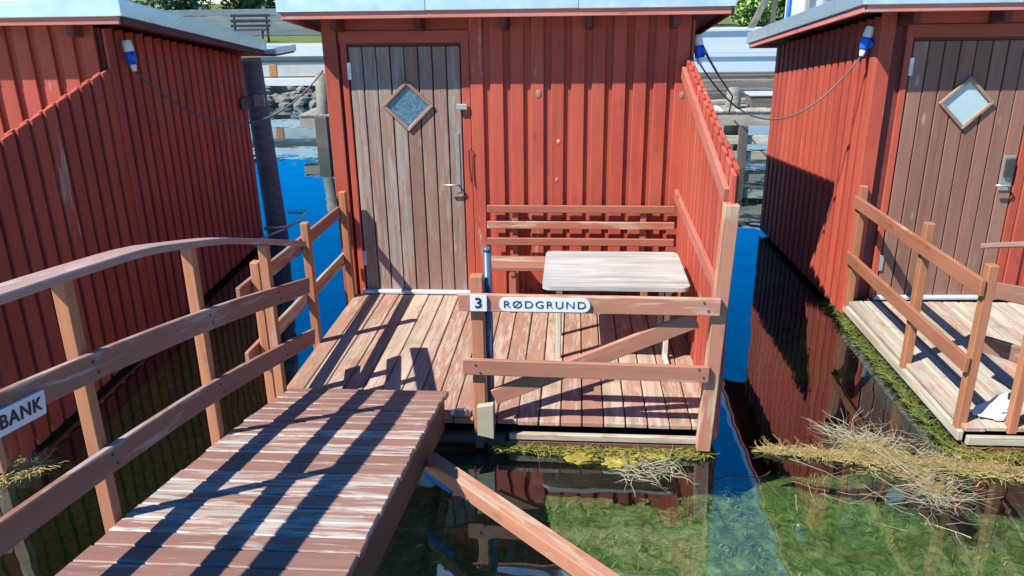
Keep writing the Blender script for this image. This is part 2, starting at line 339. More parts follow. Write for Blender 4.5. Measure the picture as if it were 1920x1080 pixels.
# ------------------------------------------------------------------ huts
H = 2.04; SLOPE = 0.135; OV = 0.25; OS = 0.20; PITCHB = 0.143
def hut(name, label, origin, rz, W=2.58, depth=2.3, door=None, doormat='door', glass='glassblue', left=True, right=True, floor=-0.12, OV=0.225, back=0.275):
    r = thing(name, label, 'hut', origin, rz, 'red boarded huts standing in a row on the water')
    def roof_z(y): return H - SLOPE*(y + OV)          # underside of the red fascia at depth y (local)
    # core walls (backing) : one closed shell
    bm = bmesh.new(); b0, b1 = 0.035, depth-0.03
    vs = [bm.verts.new(p) for p in ((0.03, b0, floor), (W-0.03, b0, floor), (W-0.03, b1, floor), (0.03, b1, floor),
                                    (0.03, b0, roof_z(b0)), (W-0.03, b0, roof_z(b0)), (W-0.03, b1, roof_z(b1)), (0.03, b1, roof_z(b1)))]
    for f in ((0, 1, 5, 4), (1, 2, 6, 5), (2, 3, 7, 6), (3, 0, 4, 7), (4, 5, 6, 7), (3, 2, 1, 0)): bm.faces.new([vs[k] for k in f])
    bmobj('wall', bm, M['redback'], r)
    def fb(x, w, y, z0, z1, mt='red', nm='wall_board', j=0.006): board(nm, r, M[mt], (x, y, z0), (x, y, z1), w, 0.022, (1, 0, 0), j)
    top = H - 0.005
    if door:
        d0, d1, dh = door
        fb(0.045, 0.10, 0.003, floor, top, 'redworn', 'corner_board')
        fb(d0-0.03, 0.045, 0.012, -0.02, dh+0.03, 'red', 'door_jamb'); fb(d1+0.035, 0.06, 0.012, -0.02, dh+0.03, 'red', 'door_jamb')
        board('door_header', r, M['red'], (d0-0.06, 0.004, dh+0.055), (d1+0.07, 0.004, dh+0.055), 0.085, 0.022, (0, 0, 1))
        board('door_header', r, M['red'], (d0-0.06, 0.009, dh+0.14), (d1+0.07, 0.009, dh+0.14), 0.08, 0.02, (0, 0, 1))
        xs = d1 + 0.115
    else: xs = 0.05
    x = xs; k = 0
    while x < W-0.02:
        fb(min(x, W-0.046), 0.092, 0.000, 0.0, top, 'redworn' if k % 3 == 0 else 'red')
        if x + PITCHB/2 < W-0.08: fb(x+PITCHB/2, 0.085, 0.022, 0.0, top, 'red', 'wall_board')
        x += PITCHB; k += 1
    for side in ([0] if left else []) + ([1] if right else []):
        xo, xi = (0.0, 0.022) if side == 0 else (W, W-0.022)
        y = 0.055; k = 0
        while y < depth-0.02:
            board('side_board', r, M['redworn' if k % 4 == 1 else 'red'], (xo, y, floor), (xo, y, roof_z(y)), 0.094, 0.022, (0, 1, 0), 0.006)
            if y+PITCHB/2 < depth-0.06: board('side_board', r, M['red'], (xi, y+PITCHB/2, floor), (xi, y+PITCHB/2, roof_z(y)), 0.09, 0.02, (0, 1, 0), 0.004)
            y += 0.140; k += 1
    # roof : soffit, fascias, metal trim, top sheet
    e0, e1 = -OV, depth+back; x0, x1 = -OS, W+OS
    def rp(x, y, dz=0): return (x, y, roof_z(y)+dz)
    bm = bmesh.new()
    lo = [bm.verts.new(rp(x, y, 0.030)) for x, y in ((x0+.02, e0+.02), (x1-.02, e0+.02), (x1-.02, e1-.02), (x0+.02, e1-.02))]
    hi = [bm.verts.new(rp(x, y, 0.060)) for x, y in ((x0+.02, e0+.02), (x1-.02, e0+.02), (x1-.02, e1-.02), (x0+.02, e1-.02))]
    bm.faces.new(lo[::-1]); bm.faces.new(hi)
    for a in range(4): bm.faces.new((lo[a], lo[(a+1) % 4], hi[(a+1) % 4], hi[a]))
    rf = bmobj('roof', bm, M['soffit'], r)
    def fas(a, b, w, t, dz, mt, nm): return board(nm, rf, M[mt], rp(a[0], a[1], dz), rp(b[0], b[1], dz), w, t, (0, 0, 1))
    for a, b in (((x0, e0), (x1, e0)), ((x0, e1), (x1, e1))): fas(a, b, 0.05, 0.024, 0.022, 'pinkred', 'fascia_board')
    for xx in (x0, x1): fas((xx, e0+.014), (xx, e1-.014), 0.05, 0.024, 0.022, 'pinkred' if xx == x0 else 'soffit', 'fascia_board')  # right fascia, away from the sun, has its shade painted in as darker red
    t0 = e0-0.016
    for xx in (x0-0.016, x1+0.016): fas((xx, t0+.012), (xx, e1+.004), 0.105, 0.02, 0.094, 'white', 'metal_trim')
    n = 3; xa, xb = x0-0.027, x1+0.027
    for q in range(n):
        fas((xa+(xb-xa)*q/n+0.0015, t0), (xa+(xb-xa)*(q+1)/n-0.0015, t0), 0.105, 0.02, 0.094 + (0.002 if q == 1 else 0), 'white', 'metal_trim')
    fas((xa, e1+.016), (xb, e1+.016), 0.105, 0.02, 0.094, 'white', 'metal_trim')
    bm = bmesh.new()
    lo = [bm.verts.new(rp(x, y, 0.100)) for x, y in ((x0, e0), (x1, e0), (x1, e1), (x0, e1))]
    hi = [bm.verts.new(rp(x, y, 0.135)) for x, y in ((x0, e0), (x1, e0), (x1, e1), (x0, e1))]
    bm.faces.new(lo[::-1]); bm.faces.new(hi)
    for a in range(4): bm.faces.new((lo[a], lo[(a+1) % 4], hi[(a+1) % 4], hi[a]))
    bmobj('roof_sheet', bm, M['rooftop'], rf)
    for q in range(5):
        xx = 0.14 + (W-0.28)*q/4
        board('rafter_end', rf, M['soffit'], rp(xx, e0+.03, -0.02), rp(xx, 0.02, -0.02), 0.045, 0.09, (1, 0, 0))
    if door:
        d0, d1, dh = door; n = 8; pw = (d1-d0)/n
        dr = box_obj('door', (d0+.01, 0.030, 0.02), (d1-.01, 0.034, dh-0.01), M['black'], r)
        def dchild(o): o.matrix_basis = Matrix.Translation(dr.matrix_basis.translation).inverted() @ o.matrix_basis; return o
        for q in range(n):
            xx = d0 + pw*(q+.5)
            dchild(board('plank', dr, M[doormat], (xx, 0.018, 0.025), (xx, 0.018, dh-0.012), pw-0.008, 0.022, (1, 0, 0), 0.010))
        cx, cz, hw, hh = d0+0.41, 1.435, 0.172, 0.165
        P = [(cx, cz+hh), (cx+hw, cz), (cx, cz-hh), (cx-hw, cz)]
        bm = bmesh.new()
        for yy in (0.0035, 0.0065):
            vs = [bm.verts.new((p[0], yy, p[1])) for p in P]; bm.faces.new(vs)
        wdw = dchild(bmobj('window', bm, M[glass], dr))
        for q in range(4):
            a, b = P[q], P[(q+1) % 4]; mid = Vector((cx, 0, cz)); pa, pb = Vector((a[0], -0.004, a[1])), Vector((b[0], -0.004, b[1]))
            ext = (pb-pa).normalized()*(0.012 if q % 2 else -0.010)
            dchild(board('window_frame', dr, M['frame'], pa-ext, pb+ext, 0.024, 0.02, (1, 0, 0) if abs((pb-pa).x) < 1e-3 else Vector((0, 1, 0)).cross(pb-pa)))
        dchild(box_obj('latch_box', (d1-0.035, -0.035, 1.41), (d1+0.045, -0.008, 1.45), M['steel'], dr))
        if doormat == 'door': dchild(box_obj('lock_plate', (d1-0.056, 0.0, 0.80), (d1-0.026, 0.0065, 1.24), M['greysteel'], dr))
        else:
            dchild(box_obj('padlock', (d1-0.085, -0.025, 0.92), (d1-0.03, 0.0, 1.05), M['darkmetal'], dr)); dchild(box_obj('lock_plate', (d1-0.10, -0.004, 0.82), (d1-0.02, 0.0065, 1.07), M['greysteel'], dr))
        dchild(tube_obj('door_handle', [(d1-0.045, 0.0, 0.86), (d1-0.045, -0.045, 0.865), (d1-0.06, -0.05, 0.866), (d1-0.15, -0.05, 0.866)], 0.008, M['steel'], dr))
        for z in (0.22, 1.62): dchild(box_obj('hinge', (d0-0.012, -0.004, z), (d0+0.016, 0.006, z+0.12), M['steel'], dr, 0.002))
        board('door_sill', r, M['sill'], (d0-0.03, -0.012, 0.013), (d1+0.03, -0.012, 0.013), 0.05, 0.026, (0, 1, 0))
    return r

hutC = hut('red_hut', 'middle red boarded hut with weathered grey plank door and diamond window', (-1.42, 0, 0), 0, door=(0.169, 0.969, 1.856))
for xx, z, q in ((1.522, 1.515, 0.021), (2.523, 1.50, 0.018), (1.665, 1.175, 0.014), (1.655, 0.90, 0.012)):      # bare knots where the paint has come off
    bm = bmesh.new(); bmesh.ops.create_uvsphere(bm, u_segments=12, v_segments=6, radius=1)
    for v in bm.verts: v.co = Vector((v.co.x*q, v.co.y*0.004, v.co.z*q*1.5))
    bmobj('bare_knot', bm, M['frame'], hutC, Matrix.Translation((xx, -0.011, z)), True)
tube_obj('hook', [(0.966+.066, -0.02, 1.125), (0.966+.06, -0.035, 1.13), (0.966+.05, -0.035, 1.12), (0.966+.052, -0.033, 1.0), (0.966+.062, -0.03, 0.89), (0.966+.058, -0.036, 0.88)], 0.005, M['darkmetal'], hutC)

RZL = math.radians(3.6); cl, sl = math.cos(RZL), math.sin(RZL)
LO = (-2.632 - 2.58*cl, -0.68 - 2.58*sl, 0)
hutL = hut('red_hut', 'left red boarded hut showing its long shaded side wall', LO, RZL, depth=2.52, left=False, OV=0.152, back=0.05)
RZR = math.radians(2.6)
hutR = hut('red_hut', 'right red boarded hut with brown plank door and pale diamond window', (2.39, 0, 0), RZR, door=(0.235, 1.075, 1.856), doormat='doorbrown', glass='glasspale', right=False, depth=2.35)

# ------------------------------------------------------------------ floating decks
def deck(label, origin, rz, W, D, mat, group='plank decks in front of the red huts', hutdepth=2.3):
    r = thing('floating_deck', label, 'deck', origin, rz, group)
    n = round(W/0.115); p = W/n
    for i in range(n):
        x = p*(i+.5); e = random.uniform(-0.006, 0.006)
        board('plank', r, M[mat], (x, -D+e, -0.014), (x, -0.045, -0.014), p-0.007, 0.028, (1, 0, 0), 0.006)
    for y in (-D+0.14, -D/2, -0.1): board('joist', r, M['stringer'], (0.02, y, -0.055), (W-.02, y, -0.055), 0.05, 0.05, (0, 1, 0))
    board('edge_board', r, M['deckpale'], (0.0, -D+.02, -0.066), (0.0, 0.0, -0.066), 0.06, 0.03, (0, 0, 1))
    board('edge_board', r, M['deckpale'], (W, -D+.02, -0.066), (W, 0.0, -0.066), 0.06, 0.03, (0, 0, 1))
    box_obj('float', (0.03, -D+0.05, -0.46), (W-0.03, hutdepth-0.05, -0.105), M['float'], r, 0.01)
    return r
dC = deck('reddish worn plank deck in front of the middle hut', (-1.335, 0, 0), 0, 2.46, 1.954, 'deck')
board('front_board', dC, M['deckpale'], (1.36, -1.955, -0.092), (2.37, -1.955, -0.092), 0.038, 0.03, (0, 0, 1))
board('front_board', dC, M['stringer'], (1.36, -1.95, -0.135), (2.37, -1.95, -0.135), 0.03, 0.03, (0, 0, 1))
tube_obj('pipe', [(0.95, -1.985, -0.095), (1.34, -1.985, -0.095)], 0.032, M['float'], dC)
box_obj('pipe_clamp', (1.18, -2.022, -0.14), (1.225, -1.95, -0.05), M['darkmetal'], dC)
dR = deck('pale bleached plank deck in front of the right hut', (2.405, 0, 0), 0.012, 2.5, 1.90, 'deckpale')
board('front_board', dR, M['deckpale'], (0.02, -1.905, -0.075), (2.45, -1.905, -0.075), 0.05, 0.03, (0, 0, 1))
board('front_board', dR, M['stringer'], (0.02, -1.90, -0.13), (2.45, -1.90, -0.13), 0.035, 0.03, (0, 0, 1))
dL = deck('shaded plank deck in front of the left hut', LO, RZL, 2.5, 1.45, 'deck', hutdepth=2.45)

def slant_board(name, parent, mat, x, y, z0, z1, W, T, slope, jit=0.0):
    """upright board whose top is cut along the slope of the fence; grain along local X"""
    mm, L = frame((x, y, z0), (x, y, z1), (0, 1, 0)); bm = bmesh.new(); bmesh.ops.create_cube(bm, size=1)
    for v in bm.verts:
        v.co = Vector((v.co.x*L + (slope*v.co.y*W if v.co.x > 0 else 0), v.co.y*W, v.co.z*T))
    bmesh.ops.bevel(bm, geom=bm.edges[:], offset=0.003, segments=1, affect='EDGES')
    if jit: mm = mm @ Matrix.Rotation(random.gauss(0, jit), 4, 'X') @ Matrix.Translation((0, 0, random.gauss(0, jit*0.08)))
    return bmobj(name, bm, mat, parent, mm)
# ------------------------------------------------------------------ screen fences beside the huts
def screen(label, origin, rz, L=1.93):
    r = thing('screen_fence', label, 'fence', origin, rz, 'red screen fences beside the huts')
    def tz(y): return 1.765 + (y/1.93)*0.40
    y = -0.035; k = 0
    while y > -L-0.03:
        slant_board('fence_board', r, M['redworn' if k % 2 else 'red'], 0.0, y, -0.11, tz(y)+random.uniform(-.004, .004), 0.102, 0.021, 0.21, 0.012)
        if y-0.07 > -L: slant_board('fence_board', r, M['redworn' if k % 3 else 'red'], -0.0225, y-0.07, -0.08, tz(y-0.07)-0.004, 0.085, 0.021, 0.21, 0.01)
        y -= 0.140; k += 1
    board('fence_rail', r, M['redrail'], (-0.045, -0.02, 1.665), (-0.045, -L+0.03, tz(-L)-0.13), 0.085, 0.028, (0, 0, 1))
    board('fence_rail', r, M['redrail'], (-0.045, -0.02, 0.80), (-0.045, -L+0.03, 0.735), 0.075, 0.028, (0, 0, 1))
    board('fence_post', r, M['rail'], (-0.078, -L-0.042, -0.13), (-0.030, -L-0.042, 1.216), 0.072, 0.072, (1, 0, 0))
    return r
screen('sunlit red screen fence right of the bench with sloping top', (1.145, 0, 0), 0)
screen('shaded red screen fence of the left hut with stepped sloping top', (-2.642, -0.68, 0), RZL, 1.66)

# ------------------------------------------------------------------ railings
def side_rail(label, origin, rz, ys, ends, h, zs, mt, dx):
    r = thing('deck_railing', label, 'railing', origin, rz, 'railings on the left edges of the decks')
    for y in ys: board('post', r, M['post'], (0, y, -0.06), (random.uniform(-.006, .006), y, h+random.uniform(-.015, .015)), 0.05, 0.055, (1, 0, 0))
    for z0, z1 in zs: board('rail', r, M[mt], (dx, ends[0], z0), (dx, ends[1], z1), 0.088, 0.026, (0, 0, 1), 0.01)
    return r
side_rail('weathered brown railing along the left edge of the middle deck', (-1.345, 0, 0), 0, (-0.10, -0.968, -1.80), (-0.075, -1.97), 0.84, ((0.675, 0.705), (0.305, 0.335)), 'railworn', -0.042)
side_rail('sunlit brown railing along the left edge of the right deck', (2.415, 0, 0), 0.012, (-0.035, -1.10, -1.83), (-0.01, -1.87), 0.88, ((0.75, 0.765), (0.335, 0.345)), 'railorange', -0.042)

r = thing('front_railing', 'front railing of the middle deck with diagonal brace and name plate', 'railing', (0, -1.975, 0))
board('post', r, M['post'], (-0.125, 0, -0.11), (-0.125, 0, 0.842), 0.065, 0.06, (1, 0, 0))
board('rail', r, M['rail'], (-0.215, -0.048, 0.712), (1.092, -0.048, 0.705), 0.092, 0.028, (0, 0, 1))
board('rail', r, M['rail'], (-0.205, -0.048, 0.352), (1.062, -0.048, 0.335), 0.088, 0.028, (0, 0, 1))
board('brace', r, M['rail'], (-0.05, -0.005, 0.155), (0.985, -0.005, 0.62), 0.088, 0.028, (0, 0, 1))
bm = bmesh.new()
pr = [(-0.135, -0.04), (-0.135, 0.125), (-0.05, 0.14), (-0.05, -0.06), (-0.085, -0.05)]
f0 = [bm.verts.new((x, -0.078, z)) for x, z in pr]; f1 = [bm.verts.new((x, -0.034, z)) for x, z in pr]
bm.faces.new(f0); bm.faces.new(f1[::-1])
for a in range(5): bm.faces.new((f0[a], f0[(a+1) % 5], f1[(a+1) % 5], f1[a]))
bmesh.ops.recalc_face_normals(bm, faces=bm.faces[:]); bmobj('post_block', bm, M['endgrain'], r)

def bolts(parent, pts, d):
    for p in pts: tube_obj('bolt', [Vector(p), Vector(p)+Vector(d)*0.004], 0.0055, M['darkmetal'], parent, 8, False)
bolts(r, [(x+dx_, -0.062, z+dz_) for x in (-0.125, 1.02) for z in (0.709, 0.345) for dx_, dz_ in ((-.012, .022), (.012, -.022))], (0, -1, 0))
# blue-grey pole behind the front railing
r = thing('mooring_pole', 'blue grey round pole standing behind the front railing post', 'pole', (-0.075, -1.915, 0))
tube_obj('shaft', [(0, 0, -0.45), (0, 0, 0.955)], 0.021, M['bluepole'], r, 14)
tube_obj('cap', [(0, 0, 0.950), (0, 0, 0.962), (0, 0, 0.972)], [0.0235, 0.0235, 0.015], M['bluepole'], r, 14)

# signs
def plate(name, label, loc, w, h, rounded, rot=None):
    r = thing(name, label, 'sign', loc)
    bm = bmesh.new(); pts = []
    rad = h*0.48 if rounded else 0.006
    for cx, cz, a0 in ((w/2-rad, h/2-rad, 0), (-w/2+rad, h/2-rad, 90), (-w/2+rad, -h/2+rad, 180), (w/2-rad, -h/2+rad, 270)):
        for q in range(6): a = math.radians(a0+18*q); pts.append((cx+rad*math.cos(a), cz+rad*math.sin(a)))
    f0 = [bm.verts.new((x, -0.006, z)) for x, z in pts]; f1 = [bm.verts.new((x, 0.006, z)) for x, z in pts]
    bm.faces.new(f0); bm.faces.new(f1[::-1])
    for a in range(len(pts)): bm.faces.new((f0[a], f0[(a+1) % len(pts)], f1[(a+1) % len(pts)], f1[a]))
    bmesh.ops.recalc_face_normals(bm, faces=bm.faces[:]); bmobj('plate', bm, M['sign'], r)
    if rot: r.matrix_basis = Matrix.Translation(loc) @ rot
    return r
RX = Matrix.Rotation(math.pi/2, 4, 'X')
s = plate('name_sign', 'long rounded pale name sign reading RØDGRUND on the front railing', (0.222, -2.0440, 0.711), 0.455, 0.072, True)
text_obj('lettering', 'RØDGRUND', 0.055, M['ink'], s, Matrix.Translation((0, -0.0072, 0)) @ RX, 1.16, off=-0.0004, sp=1.22)
s = plate('number_sign', 'small square pale sign with the number 3 on the railing post', (-0.110, -2.0450, 0.716), 0.084, 0.084, False)
text_obj('lettering', '3', 0.076, M['ink'], s, Matrix.Translation((0, -0.0072, 0)) @ RX, 1.1, off=0.0012)

# ------------------------------------------------------------------ gangways
def surf(d): return 0.16 + 0.235*d - 0.02*d*d           # arched walking surface, d = metres towards the quay
def gangway(label, loc, rz):
    r = thing('gangway', label, 'gangway', loc, rz, 'arched plank gangways from the quay to the decks')
    d = -0.02; k = 0
    while d < 2.75:
        w = random.uniform(0.094, 0.106); dm = d+w/2; sl_ = 0.235-0.04*dm
        z = surf(dm)-0.014; e = random.uniform(-0.006, 0.006)
        board('plank', r, M['gangplank'], (-0.435+e, -dm, z), (0.445+e, -dm, z), w-0.006, 0.028, (0, -1, sl_), 0.008); d += w; k += 1
    ds = [0.02+2.7*i/14 for i in range(15)]
    for x in (-0.395, 0.405): bent('stringer', r, M['stringer'], [(x, -q, surf(q)-0.032-0.095) for q in ds], 0.185, 0.045, (0, 0, 1))
    for dd, h in ((0.0, 0.825), (0.78, 0.89), (1.60, 0.885), (2.42, 0.885)):
        s0 = surf(dd)
        board('post', r, M['post'], (-0.475, -dd, s0-0.20), (-0.478, -dd+0.01, s0+h), 0.046, 0.048, (0, 1, 0))
    hs = [-0.50+3.2*i/30 for i in range(31)]
    HR = ((-0.52, 0.83), (-0.24, 0.925), (0.53, 1.165), (1.16, 1.315), (1.6, 1.375), (1.84, 1.405), (2.75, 1.52))      # measured height of the bowed handrail
    def hz(q):
        for (a0, z0), (a1, z1) in zip(HR, HR[1:]):
            if q <= a1: return z0 + (z1-z0)*(q-a0)/(a1-a0)
        return HR[-1][1]
    bent('handrail', r, M['handrail'], [(-0.475, -q, (hz(q-.12)+hz(q-.06)+hz(q)+hz(q+.06)+hz(q+.12))/5) for q in hs], 0.105, 0.028, (1, 0, 0))
    qs = [-0.47+3.15*i/18 for i in range(19)]
    bent('rail', r, M['railmauve'], [(-0.432, -q, surf(q)+0.545+0.02*max(q, 0)) for q in qs], 0.092, 0.027, (0, 0, 1))
    bent('rail', r, M['railmauve'], [(-0.432, -q, surf(q)+0.222+0.015*min(1, max(q, 0))) for q in qs], 0.092, 0.027, (0, 0, 1))
    for dd in (0.0, 0.78, 1.60):
        for hgt in (0.545+0.02*dd, 0.222+0.015*min(1, dd)):
            for dy_, dz_ in ((-.01, .022), (.01, -.022)): tube_obj('bolt', [(-0.4185, -dd+dy_, surf(dd)+hgt+dz_), (-0.4145, -dd+dy_, surf(dd)+hgt+dz_)], 0.0055, M['darkmetal'], r, 8, False)
    return r
gC = gangway('weathered gangway in the foreground with three striped rail shadows', (-0.752, -1.95, 0), 0.006)
gR = copy_tree(gC); gR['label'] = 'gangway end with brown rails at the right edge beside the white bag'
gR.location = (3.15, -1.85, 0); gR.rotation_euler = (0, 0, 0.006+RZR)
# name sign on the gangway rail
sg = Matrix.Rotation(0.006, 4, 'Z') @ Matrix.Rotation(math.pi/2, 4, 'Z') @ Matrix.Rotation(math.atan(0.16), 4, 'Y')
s = plate('name_sign', 'pale name sign ending in BANK on the foreground gangway rail', (-1.152, -4.10, 1.128), 0.56, 0.072, False, sg)
text_obj('lettering', 'BANK', 0.054, M['ink'], s, Matrix.Translation((0.262, -0.0072, 0)) @ RX, 1.12, off=0.0008, align='RIGHT')

# brace beam from the gangway to the quay
r = thing('support_beam', 'sunlit square timber beam running down to the right from the gangway', 'beam', (-0.31, -2.5, 0.075))
board('timber', r, M['rail'], (0, 0, 0), (1.38, -1.45, 0.08), 0.074, 0.074, (0, 0, 1))
board('end_cap', r, M['bluebeam'], (-0.03, 0.0, -0.048), (0.12, -0.15, -0.040), 0.06, 0.02, (0, 0, 1))  # blue colour stands for the highlight on the dark beam end
# galvanised bracket lying by the deck end of the gangway
r = thing('deck_bracket', 'small galvanised bracket on the deck edge beside the gangway end', 'bracket', (-0.245, -1.90, 0))
box_obj('plate', (-0.055, -0.035, 0.0), (0.055, 0.035, 0.012), M['steel'], r); box_obj('lug', (-0.03, -0.045, 0.012), (0.035, -0.02, 0.05), M['steel'], r)
tube_obj('bolt', [(0.02, 0.01, 0.012), (0.02, 0.01, 0.03)], 0.010, M['darkmetal'], r)

# ------------------------------------------------------------------ bench and table
r = thing('slatted_bench', 'brown slatted bench against the red wall behind the table', 'bench', (0.41, -0.1, 0))
for z, y in ((0.695, 0.035), (0.575, 0.025), (0.452, 0.012)): board('back_slat', r, M['bench'], (-0.69, y, z), (0.685, y, z), 0.055, 0.024, (0, 0, 1))
for y in (-0.10, -0.24): board('seat_board', r, M['railworn'], (-0.68, y, 0.34), (0.68, y, 0.34), 0.128, 0.03, (0, 1, 0))
for x in (-0.48, 0.46):
    board('back_support', r, M['bench'], (x, 0.055, 0.02), (x, 0.062, 0.715), 0.045, 0.03, (1, 0, 0))
    board('leg', r, M['bench'], (x, -0.27, 0.0), (x, -0.27, 0.325), 0.05, 0.04, (1, 0, 0)); board('seat_bearer', r, M['bench'], (x, -0.30, 0.305), (x, 0.04, 0.305), 0.04, 0.04, (0, 0, 1))
r = thing('table', 'small bleached grey table with rounded corners behind the front railing', 'table', (0.615, -0.98, 0))
bm = bmesh.new(); pts = []; w, h, rad = 0.87, 0.70, 0.05
for cx, cy_, a0 in ((w/2-rad, h/2-rad, 0), (-w/2+rad, h/2-rad, 90), (-w/2+rad, -h/2+rad, 180), (w/2-rad, -h/2+rad, 270)):
    for q in range(6): a = math.radians(a0+18*q); pts.append((cx+rad*math.cos(a), cy_+rad*math.sin(a)))
f0 = [bm.verts.new((x, y, 0.525)) for x, y in pts]; f1 = [bm.verts.new((x, y, 0.55)) for x, y in pts]
bm.faces.new(f0[::-1]); bm.faces.new(f1)
for a in range(len(pts)): bm.faces.new((f0[a], f0[(a+1) % len(pts)], f1[(a+1) % len(pts)], f1[a]))
bmesh.ops.recalc_face_normals(bm, faces=bm.faces[:]); bmobj('table_top', bm, M['table'], r)
for x in (-0.34, 0.33):
    for y in (-0.16, 0.20): board('leg', r, M['tableleg'], (x, y, 0.0), (x, y, 0.523), 0.032, 0.032, (1, 0, 0))
    board('foot_rail', r, M['tableleg'], (x, -0.29, 0.02), (x, 0.29, 0.02), 0.035, 0.025, (0, 0, 1)) if x > 0 else None
    board('apron', r, M['tableleg'], (x, -0.28, 0.505), (x, 0.28, 0.505), 0.035, 0.025, (0, 0, 1))
board('apron', r, M['tableleg'], (-0.34, 0.02, 0.49), (0.33, 0.02, 0.49), 0.03, 0.02, (0, 0, 1))

# ------------------------------------------------------------------ plugs and cables
def plug(label, base, direc):
    d = Vector(direc).normalized(); r = thing('power_plug', label, 'plug', base, 0, 'blue and white power plugs on the hut walls')
    def seg(a, b, r0, r1, nm, mt): tube_obj(nm, [d*a, d*(a+0.008), d*(b-0.008), d*b], [r0*0.85, r0, r1, r1*0.85], M[mt], r, 14)
    seg(0.0, 0.075, 0.030, 0.034, 'socket', 'plugwhite'); seg(0.073, 0.155, 0.036, 0.031, 'body', 'plugblue'); seg(0.153, 0.20, 0.022, 0.016, 'collar', 'plugwhite')
    tube_obj('flap', [d*0.078+Vector((0.02, -0.02, 0.0)), d*0.12+Vector((0.034, -0.034, 0)), d*0.145+Vector((0.022, -0.02, 0))], [0.014, 0.018, 0.012], M['plugblue'], r, 8)
    return Vector(base)+d*0.195
def cable(label, a, b, sag, rad, mt='cable', skew=0.0):
    a, b = Vector(a), Vector(b); pts = []
    for i in range(41):
        t = i/40; p = a.lerp(b, t); p.z -= sag*4*t*(1-t); p.x += skew*4*t*(1-t)*0; pts.append(p)
    o = tube_obj('cable', pts, rad, M[mt], None, 8); return tag(o, label, 'cable', 'power cables slung between the huts')
eL = plug('blue and white power plug on the shaded left hut wall', (-2.585, -0.50, 1.93), (0.10, -0.02, -0.8))
eC = plug('blue and white power plug at the right end of the middle hut', (1.20, 0.10, 1.90), (0.10, -0.05, -0.8))
eR = plug('blue and white power plug high on the right hut side wall', (2.355, 0.10, 1.94), (-0.16, -0.03, -0.8))
cable('thin cable sagging from the left hut plug to the middle hut', eL, (-1.47, 0.10, 1.68), 0.365, 0.006)
cable('black cable sagging from the middle hut plug to the right hut', eC, eR, 0.41, 0.006)
o = tube_obj('cable', [(1.24, 0.3, 1.86), (1.5, 1.5, 1.65), (1.95, 3.5, 1.30), (2.45, 5.3, 0.88), (2.5, 5.7, 0.62)], 0.011, M['black'], None, 8); tag(o, 'thick black cable running from the middle hut down to the jetty', 'cable', 'power cables slung between the huts')

# pile beside the left hut
r = thing('mooring_pile', 'tall dark blue grey timber pile at the far end of the left hut', 'pile', (-2.735, 2.06, 0))
bm = bmesh.new(); tube(bm, [(0.04, 0, -2.2), (0.0, 0, 0.0), (-0.03, 0, 0.8), (-0.06, 0, 1.62)], [0.115, 0.105, 0.102, 0.10], 18, False)
o = bmobj('trunk', bm, M['pile'], r, None, True)
tube_obj('end_grain', [(-0.06, 0, 1.61), (-0.06, 0, 1.635)], 0.096, M['endgrain'], r, 16, False)
r = thing('pile_bracket', 'galvanised plate bracket joining the left hut wall to the pile', 'bracket', (-2.715, 1.70, 1.26))
box_obj('plate', (-0.045, -0.13, -0.05), (-0.02, 0.16, 0.05), M['darkmetal'], r); box_obj('flange', (-0.02, 0.15, -0.055), (0.09, 0.165, 0.055), M['steel'], r)
r = thing('pile_guide', 'bent steel tube guide round the foot of the pile', 'guide', (-2.74, 2.1, -0.05))
tube_obj('hoop', [(0.0, -0.35, 0.06), (0.20, -0.30, 0.06), (0.25, 0.0, 0.06), (0.22, 0.30, 0.06), (0.0, 0.32, 0.06)], 0.018, M['steel'], r)
tube_obj('stay', [(0.0, -0.55, 0.0), (0.2, -0.33, 0.05)], 0.014, M['steel'], r)
# rear lean-to roof of the left hut
r = thing('lower_roof', 'low white edged roof piece above the timber pile', 'roof', (-2.74, 2.27, 1.66))
bm = bmesh.new(); boxbm(bm, (-0.6, -0.28, 0), (0.22, 0.28, 0.03)); bmobj('soffit', bm, M['soffit'], r)
board('metal_trim', r, M['white'], (-0.6, -0.295, 0.05), (0.235, -0.295, 0.05), 0.06, 0.02, (0, 0, 1)); board('metal_trim', r, M['white'], (0.232, -0.283, 0.048), (0.232, 0.28, 0.048), 0.06, 0.02, (0, 0, 1))
box_obj('roof_sheet', (-0.6, -0.284, 0.031), (0.22, 0.28, 0.07), M['white'], r)

# bag
bm = bmesh.new(); bmesh.ops.create_icosphere(bm, subdivisions=4, radius=1)
for v in bm.verts:
    n_ = noise.noise(v.co*2.1)*0.5 + abs(noise.noise(v.co*3.7))*0.9
    v.co = v.co*(1+n_*0.6); v.co = Vector((v.co.x*0.10, v.co.y*0.065, max(-0.2, v.co.z*(0.6+0.7*v.co.x))*0.075))
o = bmobj('plastic_bag', bm, M['bag'], None, Matrix.Translation((2.64, -1.75, 0.016)) @ Matrix.Rotation(0.3, 4, 'Z')); tag(o, 'crumpled white plastic bag lying on the right deck edge', 'bag')

